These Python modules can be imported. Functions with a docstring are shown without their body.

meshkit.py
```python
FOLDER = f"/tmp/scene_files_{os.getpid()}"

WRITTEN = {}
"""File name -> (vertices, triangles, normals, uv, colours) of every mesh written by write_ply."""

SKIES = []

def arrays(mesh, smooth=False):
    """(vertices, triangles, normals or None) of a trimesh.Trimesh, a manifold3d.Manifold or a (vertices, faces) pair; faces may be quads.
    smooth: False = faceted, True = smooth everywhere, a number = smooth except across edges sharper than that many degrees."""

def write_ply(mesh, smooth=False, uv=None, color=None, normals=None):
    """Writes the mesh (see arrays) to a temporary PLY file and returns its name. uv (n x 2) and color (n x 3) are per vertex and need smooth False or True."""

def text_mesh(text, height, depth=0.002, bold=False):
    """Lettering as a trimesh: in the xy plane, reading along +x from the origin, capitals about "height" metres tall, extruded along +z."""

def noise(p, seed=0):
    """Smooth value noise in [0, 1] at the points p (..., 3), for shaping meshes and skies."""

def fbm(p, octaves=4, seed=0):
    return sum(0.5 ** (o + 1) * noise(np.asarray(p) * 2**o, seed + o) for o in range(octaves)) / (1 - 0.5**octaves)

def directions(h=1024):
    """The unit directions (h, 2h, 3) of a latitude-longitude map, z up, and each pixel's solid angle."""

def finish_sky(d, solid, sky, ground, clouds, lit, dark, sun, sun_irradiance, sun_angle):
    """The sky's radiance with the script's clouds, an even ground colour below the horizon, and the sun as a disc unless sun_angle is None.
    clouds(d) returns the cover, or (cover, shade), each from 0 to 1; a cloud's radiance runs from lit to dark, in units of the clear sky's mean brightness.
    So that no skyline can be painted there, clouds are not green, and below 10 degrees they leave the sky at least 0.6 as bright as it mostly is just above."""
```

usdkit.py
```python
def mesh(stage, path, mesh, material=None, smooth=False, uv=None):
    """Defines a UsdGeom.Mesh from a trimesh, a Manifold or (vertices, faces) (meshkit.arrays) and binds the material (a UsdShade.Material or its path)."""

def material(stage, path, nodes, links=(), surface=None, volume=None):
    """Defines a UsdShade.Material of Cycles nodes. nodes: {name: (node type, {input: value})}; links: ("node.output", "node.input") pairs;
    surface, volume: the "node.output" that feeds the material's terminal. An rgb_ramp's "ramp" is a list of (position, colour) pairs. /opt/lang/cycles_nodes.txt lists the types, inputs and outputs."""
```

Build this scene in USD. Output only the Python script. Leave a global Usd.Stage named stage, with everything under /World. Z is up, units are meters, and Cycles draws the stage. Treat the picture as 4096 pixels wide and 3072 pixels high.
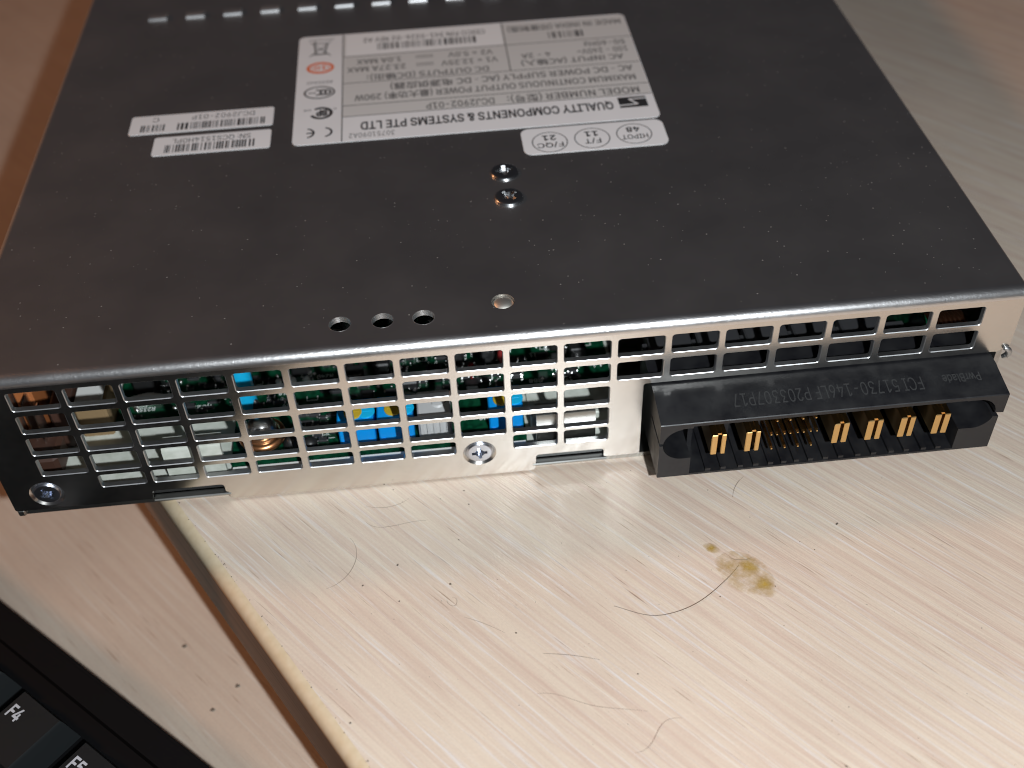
import math, random, glob
import numpy as np, trimesh, shapely
import manifold3d as mf
from shapely.geometry import Polygon, Point, LineString, box as sbox
from shapely.ops import unary_union
from shapely import affinity
from pxr import Usd, UsdGeom, UsdLux, UsdShade, Gf, Sdf
import usdkit, meshkit

random.seed(7)
RNG = np.random.default_rng(7)
stage = Usd.Stage.CreateInMemory()
UsdGeom.SetStageUpAxis(stage, UsdGeom.Tokens.z)
UsdGeom.SetStageMetersPerUnit(stage, 1.0)
UsdGeom.Xform.Define(stage, '/World')
UsdGeom.Scope.Define(stage, '/World/Looks')
# All measures below are millimetres: x along the grille, y into the depth, z up, z = ZT is the desk top.
ZT, ZTRAY = -34.2, -88.0
MM = 0.001


def W(p):
    p = np.asarray(p, float)
    return np.stack([p[..., 0] * MM, p[..., 1] * MM, (p[..., 2] - ZT) * MM], -1)


# ---------------------------------------------------------------- camera
CR = np.array([[0.99463, -0.09885, -0.030646], [-0.090414, -0.685877, -0.722079], [0.050358, 0.720972, -0.691132]])
CC = np.array([80.07, -154.247, 138.497])
FOCAL = 40.3736
FOCUS_AT = np.array([90.0, 2.0, -8.0])
cam = UsdGeom.Camera.Define(stage, '/World/camera')
M = np.eye(4)
M[0, :3], M[1, :3], M[2, :3] = CR[0], -CR[1], -CR[2]
M[3, :3] = W(CC)
cam.AddTransformOp().Set(Gf.Matrix4d(*M.ravel().tolist()))
cam.CreateHorizontalApertureAttr(36.0)
cam.CreateVerticalApertureAttr(27.0)
cam.CreateFocalLengthAttr(FOCAL)
cam.CreateFStopAttr(FOCAL / 2.9)
cam.CreateFocusDistanceAttr(float((CR[2] @ (FOCUS_AT - CC)) * MM))
cam.CreateClippingRangeAttr(Gf.Vec2f(0.01, 100.0))
cam.CreateExposureAttr(0.0)

# ---------------------------------------------------------------- lamps: phone flash beside the lens, warm room lamp, dim room
FLASH = CC + CR[0] * 47.0 + CR[1] * 10.0 - CR[2] * 62.0


def sphere_light(name, at, radius_mm, intensity, color):
    l = UsdLux.SphereLight.Define(stage, '/World/' + name)
    l.AddTranslateOp().Set(Gf.Vec3d(*W(at).tolist()))
    l.CreateRadiusAttr(radius_mm * MM)
    l.CreateIntensityAttr(intensity)
    l.CreateColorAttr(Gf.Vec3f(*color))
    l.CreateNormalizeAttr(True)
    return l


sphere_light('flash_lamp', FLASH, 2.8, 1.14, (0.91, 0.97, 1.02))
sphere_light('room_lamp', np.array([-1580.0, 700.0, 1060.0]), 95.0, 12.5, (1.0, 0.44, 0.19))


def mat(name, nodes, links=(), surface='p.BSDF'):
    return usdkit.material(stage, '/World/Looks/' + name, nodes, links, surface=surface)


dome = UsdLux.DomeLight.Define(stage, '/World/room_light')
dm = mat('dim_room', {'b': ('background_shader', {'color': (0.026, 0.026, 0.030), 'strength': 1.0})}, surface='b.background')
UsdShade.MaterialBindingAPI.Apply(dome.GetPrim()).Bind(dm)

# ---------------------------------------------------------------- materials
POS = {'g': ('geometry', {}), 'mm': ('mapping', {'scale': (1000, 1000, 1000)})}
POSL = [('g.position', 'mm.vector')]


def plain(name, color, rough=0.5, metallic=0.0, **kw):
    return mat(name, {'p': ('principled_bsdf', {'base_color': color, 'roughness': rough, 'metallic': metallic, **kw})})


def steel(name, color, r0, r1, bump, grain=(0.25, 3.0, 3.0), dust=0.0, aniso=0.0, dist=0.00002):
    n = dict(POS)
    n.update({
        'm2': ('mapping', {'scale': grain}),
        'n1': ('noise_texture', {'scale': 1.0, 'detail': 4.0, 'roughness': 0.6}),
        'n2': ('noise_texture', {'scale': 0.06, 'detail': 3.0}),
        'n3': ('noise_texture', {'scale': 2.6, 'detail': 3.0, 'roughness': 0.7}),
        'mr': ('map_range', {'from_min': 0.3, 'from_max': 0.7, 'to_min': r0, 'to_max': r1}),
        'mc': ('mix', {'mix_type': 'mix', 'color1': tuple(c * 0.96 for c in color), 'color2': color}),
        'b': ('bump', {'strength': bump, 'distance': dist}),
        'ma': ('math', {'math_type': 'add'}),
        'p': ('principled_bsdf', {'metallic': 1.0, 'anisotropic': aniso}),
    })
    l = POSL + [('mm.vector', 'm2.vector'), ('m2.vector', 'n1.vector'), ('mm.vector', 'n2.vector'), ('mm.vector', 'n3.vector'), ('n2.fac', 'mr.value'), ('n2.fac', 'mc.fac'),
                ('n1.fac', 'ma.value1'), ('n3.fac', 'ma.value2'), ('ma.value', 'b.height'), ('b.normal', 'p.normal'), ('mr.result', 'p.roughness'), ('mc.color', 'p.base_color')]
    if not dust:
        return mat(name, n, l)
    # pale dust specks and fine scratches that lie on the sheet
    n.update({
        'v': ('voronoi_texture', {'scale': 1.15, 'randomness': 1.0}),
        'vs': ('separate_color', {}),
        'lt': ('math', {'math_type': 'multiply', 'value2': 0.2}),
        'pw': ('math', {'math_type': 'power', 'value2': 9.0}),
        'ls': ('math', {'math_type': 'less_than'}),
        'ms': ('mapping', {'scale': (0.05, 2.2, 1.0), 'rotation': (0, 0, 0.5)}),
        'vv': ('noise_texture', {'scale': 1.0, 'detail': 2.0}),
        'vr': ('map_range', {'from_min': 0.78, 'from_max': 0.82, 'to_min': 0.0, 'to_max': 0.06}),
        'mx': ('math', {'math_type': 'maximum'}),
        'fl': ('math', {'math_type': 'multiply', 'value2': dust}),
        'd': ('diffuse_bsdf', {'color': (0.5, 0.47, 0.43)}),
        'film': ('noise_texture', {'scale': 0.03, 'detail': 5.0, 'roughness': 0.65}),
        'fr': ('map_range', {'from_min': 0.35, 'from_max': 0.75, 'to_min': 0.0, 'to_max': 0.014}),
        'mx2': ('math', {'math_type': 'maximum'}),
        'mix': ('mix_closure', {}),
    })
    l += [('mm.vector', 'v.vector'), ('v.color', 'vs.color'), ('vs.r', 'pw.value1'), ('pw.value', 'lt.value1'), ('v.distance', 'ls.value1'), ('lt.value', 'ls.value2'),
          ('mm.vector', 'ms.vector'), ('ms.vector', 'vv.vector'), ('vv.fac', 'vr.value'), ('ls.value', 'mx.value1'), ('vr.result', 'mx.value2'), ('mx.value', 'fl.value1'),
          ('mm.vector', 'film.vector'), ('film.fac', 'fr.value'), ('fl.value', 'mx2.value1'), ('fr.result', 'mx2.value2'),
          ('mx2.value', 'mix.fac'), ('p.BSDF', 'mix.closure1'), ('d.BSDF', 'mix.closure2')]
    return mat(name, n, l, 'mix.closure')


STEEL_TOP = steel('zinc_steel_cover', (0.64, 0.62, 0.60), 0.36, 0.39, 0.35, dust=0.36)
STEEL_BEND = steel('stretched_steel_edge', (0.78, 0.77, 0.76), 0.30, 0.36, 1.0, grain=(1.2, 2.0, 2.0), dist=0.000035)
STEEL_EDGE = steel('sheared_steel_edge', (0.62, 0.62, 0.62), 0.36, 0.5, 0.6)
STEEL_FRONT = steel('zinc_steel_grille', (0.80, 0.775, 0.73), 0.20, 0.27, 0.35)
STEEL_IN = steel('zinc_steel_inner', (0.55, 0.55, 0.52), 0.3, 0.45, 0.2)
SCREW = steel('zinc_screw', (0.66, 0.69, 0.76), 0.26, 0.34, 0.1)
SCREWD = steel('dull_screw', (0.36, 0.37, 0.38), 0.24, 0.3, 0.1)
RIVET = steel('bright_rivet', (0.85, 0.83, 0.76), 0.45, 0.6, 0.8)
GOLD = plain('gold_plating', (0.95, 0.62, 0.26), 0.24, 1.0)
COPPER = plain('copper', (0.80, 0.36, 0.16), 0.3, 1.0)
COPPERD = plain('dull_copper', (0.30, 0.14, 0.08), 0.4, 1.0)
TINNED = plain('tinned_lead', (0.8, 0.8, 0.78), 0.22, 1.0)
INSUL = mat('grey_insulator', {**POS, 'n': ('noise_texture', {'scale': 0.5, 'detail': 5.0}), 'r': ('rgb_ramp', {'ramp': [(0.3, (0.56, 0.59, 0.51)), (0.7, (0.72, 0.74, 0.67))]}),
                               'p': ('principled_bsdf', {'roughness': 0.45})}, POSL + [('mm.vector', 'n.vector'), ('n.fac', 'r.fac'), ('r.color', 'p.base_color')])
PCB = mat('green_board', {**POS, 'n': ('noise_texture', {'scale': 0.8, 'detail': 3.0}), 'r': ('rgb_ramp', {'ramp': [(0.42, (0.004, 0.065, 0.028)), (0.58, (0.002, 0.032, 0.014))]}),
                          'p': ('principled_bsdf', {'roughness': 0.25})}, POSL + [('mm.vector', 'n.vector'), ('n.fac', 'r.fac'), ('r.color', 'p.base_color')])
SILK = plain('silkscreen_white', (0.75, 0.8, 0.76), 0.6)
BLUE = plain('blue_plastic', (0.004, 0.32, 0.85), 0.3)
CYAN = plain('cyan_plastic', (0.01, 0.48, 0.82), 0.25)
YELLOW = plain('yellow_dial', (0.55, 0.38, 0.03), 0.4)
GREYP = plain('grey_plastic', (0.55, 0.55, 0.54), 0.45)
BLACKP = plain('black_component', (0.018, 0.018, 0.018), 0.4)
DARKGREY = plain('dark_grey_component', (0.035, 0.035, 0.037), 0.55)
BROWN = plain('brown_component', (0.065, 0.03, 0.02), 0.5)
TAPE = plain('orange_tape', (0.42, 0.14, 0.045), 0.45)
CARD = plain('tan_card', (0.30, 0.20, 0.10), 0.6)
WHITEP = plain('white_plastic', (0.78, 0.78, 0.74), 0.45)
REDP = plain('red_component', (0.25, 0.02, 0.02), 0.4)
RUBBER = mat('black_moulded_plastic', {**POS, 'n': ('noise_texture', {'scale': 3.0, 'detail': 4.0}), 'n2': ('noise_texture', {'scale': 0.25, 'detail': 4.0}),
                                       'r': ('map_range', {'from_min': 0.3, 'from_max': 0.7, 'to_min': 0.3, 'to_max': 0.5}), 'b': ('bump', {'strength': 0.25, 'distance': 0.00004}),
                                       'c': ('rgb_ramp', {'ramp': [(0.35, (0.010, 0.010, 0.012)), (0.75, (0.021, 0.021, 0.022))]}), 'p': ('principled_bsdf', {})},
             POSL + [('mm.vector', 'n.vector'), ('mm.vector', 'n2.vector'), ('n2.fac', 'r.value'), ('n2.fac', 'c.fac'), ('n.fac', 'b.height'), ('b.normal', 'p.normal'), ('r.result', 'p.roughness'), ('c.color', 'p.base_color')])
ETCH = plain('etched_lettering', (0.034, 0.034, 0.034), 0.6)
LABEL = mat('label_paper', {**POS, 'n': ('noise_texture', {'scale': 0.09, 'detail': 4.0}), 'r': ('rgb_ramp', {'ramp': [(0.3, (0.84, 0.85, 0.86)), (0.7, (0.88, 0.89, 0.90))]}),
                            'p': ('principled_bsdf', {'roughness': 0.38})}, POSL + [('mm.vector', 'n.vector'), ('n.fac', 'r.fac'), ('r.color', 'p.base_color')])
LABELG = plain('label_grey_field', (0.68, 0.68, 0.665), 0.4)
LABELW = plain('label_white_field', (0.89, 0.90, 0.90), 0.45)
INK = plain('label_ink', (0.03, 0.03, 0.032), 0.5)
INKG = plain('label_ink_grey', (0.12, 0.12, 0.12), 0.5)
ORANGE = plain('label_orange', (0.85, 0.16, 0.03), 0.5)
KEYB = mat('keyboard_plastic', {**POS, 'n': ('noise_texture', {'scale': 4.0, 'detail': 2.0}), 'b': ('bump', {'strength': 0.2, 'distance': 0.00003}),
                                'p': ('principled_bsdf', {'base_color': (0.004, 0.004, 0.0045), 'roughness': 0.6, 'specular_ior_level': 0.1})}, POSL + [('mm.vector', 'n.vector'), ('n.fac', 'b.height'), ('b.normal', 'p.normal')])
KEYC = plain('key_plastic', (0.011, 0.013, 0.014), 0.42, specular_ior_level=0.3)
LEGEND = plain('key_legend', (0.5, 0.52, 0.56), 0.5)
HAIRM = plain('dark_hair', (0.14, 0.10, 0.075), 0.45)
HAIRP = plain('pale_hair', (0.30, 0.23, 0.18), 0.45)
SPECK = plain('dark_dust', (0.16, 0.125, 0.095), 0.8)


def wood(name, cream, pink, white, dark, rough, angle=49.5):
    n = dict(POS)
    n.update({
        'rot': ('mapping', {'rotation': (0, 0, math.radians(angle))}),
        's1': ('mapping', {'scale': (0.016, 0.75, 0.2)}), 's2': ('mapping', {'scale': (0.035, 1.35, 0.3), 'location': (31, 7, 0)}),
        's3': ('mapping', {'scale': (0.09, 2.6, 0.3), 'location': (3, 77, 0)}), 's4': ('mapping', {'scale': (0.02, 0.25, 0.3), 'location': (13, 177, 0)}),
        'n1': ('noise_texture', {'scale': 1.0, 'detail': 4.0, 'roughness': 0.55, 'distortion': 0.3}), 'n2': ('noise_texture', {'scale': 1.0, 'detail': 3.0, 'roughness': 0.6, 'distortion': 0.2}),
        'n3': ('noise_texture', {'scale': 1.0, 'detail': 1.5, 'roughness': 0.5}), 'n4': ('noise_texture', {'scale': 1.0, 'detail': 4.0, 'roughness': 0.7}),
        'nf': ('noise_texture', {'scale': 2.2, 'detail': 4.0, 'roughness': 0.8}), 'nb': ('noise_texture', {'scale': 0.022, 'detail': 3.0}),
        'r1': ('map_range', {'from_min': 0.40, 'from_max': 0.66, 'to_max': 0.8}), 'r2': ('map_range', {'from_min': 0.55, 'from_max': 0.68, 'to_max': 0.7}),
        'r3': ('map_range', {'from_min': 0.67, 'from_max': 0.74, 'to_max': 0.6}), 'r4': ('map_range', {'from_min': 0.5, 'from_max': 0.72, 'to_max': 0.55}),
        'c1': ('mix', {'mix_type': 'mix', 'color1': cream, 'color2': pink}),
        'c2': ('mix', {'mix_type': 'mix', 'color2': white}), 'c4': ('mix', {'mix_type': 'mix', 'color2': pink}), 'c3': ('mix', {'mix_type': 'mix', 'color2': dark}),
        'rf': ('map_range', {'from_min': 0.25, 'from_max': 0.75, 'to_min': 0.93, 'to_max': 1.06}), 'rb': ('map_range', {'from_min': 0.3, 'from_max': 0.7, 'to_min': 0.94, 'to_max': 1.05}),
        'mf': ('math', {'math_type': 'multiply'}), 'cf': ('vector_math', {'math_type': 'scale'}),
        'rr': ('map_range', {'from_min': 0.3, 'from_max': 0.7, 'to_min': rough * 0.85, 'to_max': rough * 1.25}),
        'bs': ('math', {'math_type': 'subtract'}), 'b': ('bump', {'strength': 0.25, 'distance': 0.00004}),
        'p': ('principled_bsdf', {'specular_ior_level': 0.34}),
    })
    l = POSL + [('mm.vector', 'rot.vector')]
    for k in '1234':
        l += [('rot.vector', f's{k}.vector'), (f's{k}.vector', f'n{k}.vector'), (f'n{k}.fac', f'r{k}.value')]
    l += [('mm.vector', 'nf.vector'), ('mm.vector', 'nb.vector'), ('nf.fac', 'rf.value'), ('nb.fac', 'rb.value'), ('rf.result', 'mf.value1'), ('rb.result', 'mf.value2'),
          ('r1.result', 'c1.fac'), ('c1.color', 'c4.color1'), ('r4.result', 'c4.fac'), ('c4.color', 'c2.color1'), ('r2.result', 'c2.fac'), ('c2.color', 'c3.color1'), ('r3.result', 'c3.fac'),
          ('c3.color', 'cf.vector1'), ('mf.value', 'cf.scale'), ('cf.vector', 'p.base_color'), ('nb.fac', 'rr.value'), ('rr.result', 'p.roughness'),
          ('nf.fac', 'bs.value1'), ('r3.result', 'bs.value2'), ('bs.value', 'b.height'), ('b.normal', 'p.normal')]
    return mat(name, n, l)


DESKW = wood('pale_wood_laminate', (0.71, 0.595, 0.475), (0.61, 0.46, 0.37), (0.735, 0.685, 0.65), (0.36, 0.24, 0.17), 0.27)
TRAYW = wood('tray_wood_laminate', (0.63, 0.515, 0.41), (0.58, 0.455, 0.36), (0.66, 0.57, 0.48), (0.40, 0.27, 0.19), 0.35)
BAND = mat('cream_edge_band', {**POS, 'rot': ('mapping', {'rotation': (0, 0, math.radians(58.2))}), 's': ('mapping', {'scale': (0.02, 0.3, 1.6)}), 'n': ('noise_texture', {'scale': 1.0, 'detail': 4.0}), 'n2': ('noise_texture', {'scale': 0.6, 'detail': 4.0}),
                               'r': ('rgb_ramp', {'ramp': [(0.3, (0.64, 0.51, 0.33)), (0.7, (0.71, 0.585, 0.41))]}), 'b': ('bump', {'strength': 0.12, 'distance': 0.0002}), 'p': ('principled_bsdf', {'roughness': 0.55})},
           POSL + [('mm.vector', 'rot.vector'), ('rot.vector', 's.vector'), ('s.vector', 'n.vector'), ('mm.vector', 'n2.vector'), ('n2.fac', 'r.fac'), ('n.fac', 'b.height'), ('b.normal', 'p.normal'), ('r.color', 'p.base_color')])

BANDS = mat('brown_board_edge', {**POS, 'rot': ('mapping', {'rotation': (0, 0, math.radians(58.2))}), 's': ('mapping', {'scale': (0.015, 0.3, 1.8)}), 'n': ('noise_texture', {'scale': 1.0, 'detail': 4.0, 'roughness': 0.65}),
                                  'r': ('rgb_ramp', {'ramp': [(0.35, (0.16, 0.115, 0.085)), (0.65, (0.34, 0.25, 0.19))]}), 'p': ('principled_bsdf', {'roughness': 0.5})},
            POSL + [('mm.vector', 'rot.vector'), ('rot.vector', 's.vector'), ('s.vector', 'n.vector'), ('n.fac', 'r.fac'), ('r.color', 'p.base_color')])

# ---------------------------------------------------------------- scene helpers
BASE, USED = {}, {}


def numbered(parent, name):
    k = (parent, name)
    USED[k] = USED.get(k, -1) + 1
    return f'{parent}/{name}' + (f'_{USED[k]:03d}' if USED[k] else '')


def data(path, **kw):
    p = stage.GetPrimAtPath(path)
    for k, v in kw.items():
        if v:
            p.SetCustomDataByKey(k, v)


def thing(name, label, cat, base, group=None, kind=None):
    path = numbered('/World', name)
    x = UsdGeom.Xform.Define(stage, path)
    x.AddTranslateOp().Set(Gf.Vec3d(*W(base).tolist()))
    BASE[path] = np.asarray(base, float)
    data(path, label=label, category=cat, group=group, kind=kind)
    return path


def obj(name, mesh, material, parent='/World', smooth=30, label=None, kind=None, cat=None, group=None):
    path = numbered(parent, name)
    v, f = (np.array(mesh.vertices), np.array(mesh.faces)) if isinstance(mesh, trimesh.Trimesh) else meshkit.arrays(mesh)[:2]
    if parent == '/World':
        base = np.array([(v[:, 0].min() + v[:, 0].max()) / 2, (v[:, 1].min() + v[:, 1].max()) / 2, v[:, 2].min()])
    else:
        base = BASE[parent]
    usdkit.mesh(stage, path, ((v - base) * MM, f), material, smooth=smooth)
    if parent == '/World':
        UsdGeom.Xformable(stage.GetPrimAtPath(path)).AddTranslateOp().Set(Gf.Vec3d(*W(base).tolist()))
    BASE[path] = base
    data(path, label=label, kind=kind, category=cat, group=group)
    return path


def cat_(*m):
    return trimesh.util.concatenate([x for x in m])


def box(x0, x1, y0, y1, z0, z1, c=0.0):
    """A box, its edges chamfered by c."""
    if c <= 0:
        m = trimesh.creation.box([x1 - x0, y1 - y0, z1 - z0])
        m.apply_translation([(x0 + x1) / 2, (y0 + y1) / 2, (z0 + z1) / 2])
        return m
    pts = []
    for x, sx in ((x0, 1), (x1, -1)):
        for y, sy in ((y0, 1), (y1, -1)):
            for z, sz in ((z0, 1), (z1, -1)):
                pts += [(x + sx * c, y + sy * c, z), (x + sx * c, y, z + sz * c), (x, y + sy * c, z + sz * c)]
    return trimesh.convex.convex_hull(np.array(pts))


def lathe(profile, at, axis='z', n=32):
    """Revolves (r, h) pairs about an axis through a point."""
    pr = np.array(profile, float)
    a = np.linspace(0, 2 * np.pi, n, endpoint=False)
    v = np.stack([np.outer(np.cos(a), pr[:, 0]), np.outer(np.sin(a), pr[:, 0]), np.broadcast_to(pr[:, 1], (n, len(pr)))], -1).reshape(-1, 3)
    k, f = len(pr), []
    for i in range(n):
        j = (i + 1) % n
        for q in range(k - 1):
            a0, a1, b0, b1 = i * k + q, i * k + q + 1, j * k + q, j * k + q + 1
            if pr[q, 0] > 1e-9:
                f.append((a0, b0, a1) if pr[q + 1, 0] <= 1e-9 else (a0, b0, b1))
            if pr[q + 1, 0] > 1e-9:
                f.append((a0, b1, a1))
    m = trimesh.Trimesh(v, f, process=True)
    m.fix_normals()
    if axis == 'y':      # the axis' height runs towards the viewer (-y)
        m.apply_transform(np.array([[1, 0, 0, 0], [0, 0, -1, 0], [0, 1, 0, 0], [0, 0, 0, 1.0]]))
    elif axis == 'x':
        m.apply_transform(np.array([[0, 0, 1, 0], [0, 1, 0, 0], [-1, 0, 0, 0], [0, 0, 0, 1.0]]))
    m.apply_translation(at)
    return m


def tri2d(poly):
    v, f = trimesh.creation.triangulate_polygon(poly, engine='earcut')
    return np.array(v), np.array(f)


def sheet(poly, z):
    """A flat polygon (or several) facing up at height z."""
    ms = []
    for g in getattr(poly, 'geoms', [poly]):
        if g.is_empty or g.area < 1e-6 or g.geom_type != 'Polygon':
            continue
        v, f = tri2d(g)
        a, b, c = v[f[:, 0]], v[f[:, 1]], v[f[:, 2]]
        s = (b[:, 0] - a[:, 0]) * (c[:, 1] - a[:, 1]) - (b[:, 1] - a[:, 1]) * (c[:, 0] - a[:, 0])
        f[s < 0] = f[s < 0][:, ::-1]
        ms.append(trimesh.Trimesh(np.c_[v, np.full(len(v), z)], f, process=False))
    return cat_(*ms)


def slab(poly, z0, z1):
    ms = []
    for g in getattr(poly, 'geoms', [poly]):
        m = trimesh.creation.extrude_polygon(g, z1 - z0, engine='earcut')
        m.apply_translation([0, 0, z0])
        ms.append(m)
    return cat_(*ms)


def extrude_x(pts, x0, x1):
    """A (y, z) outline pulled along x."""
    m = trimesh.creation.extrude_polygon(Polygon(pts), x1 - x0, engine='earcut')
    m.apply_transform(np.array([[0, 0, 1, x0], [1, 0, 0, 0], [0, 1, 0, 0], [0, 0, 0, 1.0]]))
    return m


def rrect(x0, y0, x1, y1, r, q=6):
    return sbox(x0 + r, y0 + r, x1 - r, y1 - r).buffer(r, quad_segs=q)


def MF(m):
    return mf.Manifold(mf.Mesh(np.asarray(m.vertices, np.float32), np.asarray(m.faces, np.uint32)))


def TM(m):
    k = m.to_mesh()
    return trimesh.Trimesh(np.array(k.vert_properties[:, :3]), np.array(k.tri_verts), process=False)


def tube(pts, r, n=6):
    pts = np.asarray(pts, float)
    r = np.broadcast_to(r, len(pts))
    vs, fs = [], []
    for i, p in enumerate(pts):
        d = pts[min(i + 1, len(pts) - 1)] - pts[max(i - 1, 0)]
        d = d / np.linalg.norm(d)
        u = np.cross(d, [0, 0, 1.0] if abs(d[2]) < 0.9 else [1.0, 0, 0])
        u /= np.linalg.norm(u)
        w = np.cross(u, d)
        a = np.linspace(0, 2 * np.pi, n, endpoint=False)
        vs.append(p + r[i] * (np.cos(a)[:, None] * u + np.sin(a)[:, None] * w))
    v = np.vstack(vs)
    for i in range(len(pts) - 1):
        for k in range(n):
            a, b, c, d = i * n + k, i * n + (k + 1) % n, (i + 1) * n + k, (i + 1) * n + (k + 1) % n
            fs += [(a, b, d), (a, d, c)]
    for e, s in ((0, 1), (len(pts) - 1, -1)):
        for k in range(1, n - 1):
            t = (e * n, e * n + k, e * n + k + 1)
            fs.append(t[::-1] if s > 0 else t)
    m = trimesh.Trimesh(v, fs, process=False)
    m.fix_normals()
    return m


# ---------------------------------------------------------------- lettering
_F = {}


def font(kind):
    if kind not in _F:
        from PIL import ImageFont
        names = {'cjk': '*CJK*', 'inter': 'Inter*'}
        found = glob.glob('/opt/blender-*/*/datafiles/fonts/' + names[kind]) or glob.glob('/opt/blender-*/*/datafiles/fonts/Inter*')
        _F[kind] = ImageFont.truetype(found[0], 64)
    return _F[kind]


def glyphs(text, bold=0, kind='inter'):
    """The outline of a line of text, cap height 1, starting at x = 0, reading along +x."""
    from PIL import Image, ImageDraw
    ft = font(kind)
    x0, y0, x1, y1 = ft.getbbox(text, anchor='ls', stroke_width=bold)
    im = Image.new('L', (x1 - x0 + 8, y1 - y0 + 8))
    ImageDraw.Draw(im).text((4 - x0, 4 - y0), text, 255, ft, anchor='ls', stroke_width=bold)
    on = np.pad(np.asarray(im) > 127, ((0, 0), (1, 1))).astype(np.int8)
    rows, st = np.nonzero(np.diff(on, axis=1) == 1)
    en = np.nonzero(np.diff(on, axis=1) == -1)[1]
    g = unary_union(shapely.box(st, -rows - 1, en, -rows)).buffer(0.5).buffer(-0.5).simplify(0.6)
    cap = -ft.getbbox('H', anchor='ls')[1]
    g = affinity.translate(g, 0, 4 - y0)
    g = affinity.translate(g, -g.bounds[0], 0)
    return affinity.scale(g, 1 / cap, 1 / cap, origin=(0, 0))


def text_poly(text, start, end, cap, bold=0, kind='inter'):
    """Lettering from start to end (points of the baseline), cap height in mm."""
    g = glyphs(text, bold, kind)
    d = np.subtract(end, start)
    w = np.hypot(*d)
    g = affinity.scale(g, w / g.bounds[2], cap, origin=(0, 0))
    g = affinity.rotate(g, math.degrees(math.atan2(d[1], d[0])), origin=(0, 0))
    return affinity.translate(g, *start)


def barcode(x0, x1, y0, y1, seed, unit=0.24):
    r = random.Random(seed)
    out, x, lo, hi = [], 0.0, min(x0, x1), max(x0, x1)
    while lo + x < hi - unit:
        w = unit * r.choice((1, 1, 1, 2, 2, 3))
        out.append(sbox(lo + x, min(y0, y1), min(lo + x + w, hi), max(y0, y1)))
        x += w + unit * r.choice((1, 1, 2, 2, 3))
    return unary_union(out)


def ring(cx, cy, rx, ry, w):
    o = affinity.scale(Point(cx, cy).buffer(1.0, quad_segs=12), rx, ry)
    i = affinity.scale(Point(cx, cy).buffer(1.0, quad_segs=12), rx - w, ry - w)
    return o.difference(i)


# ================================================================ the desk, the shelf below it and the keyboard
E0, ED = np.array([23.1, 1.0]), np.array([0.5245, -0.8514])   # the desk's edge line (inside of the band) and its direction
EN = np.array([ED[1], -ED[0]])                                # outwards, to the left
A_END, A_COR = E0 + ED * 380, E0 - ED * 21.0
desk_poly = Polygon([A_COR, A_END, (640, A_END[1]), (640, 620), (A_COR[0], 620)])
desk = thing('desk', 'pale streaky wood-laminate desk top under the power supply', 'desk', (200, 50, ZT - 17))
obj('desk_top', slab(desk_poly, ZT - 20.2, ZT), DESKW, desk)
prof = [(0.0, 0.0)] + [(2.5 * math.sin(t), -2.3 + 2.3 * math.cos(t)) for t in np.linspace(0.12, math.pi / 2, 9)] + [(0.0, -2.3)]
prof_side = [(0.0, -2.34), (2.35, -2.34), (2.3, -12), (2.2, -19.8), (1.8, -20.2), (0.0, -20.2)]


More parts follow.
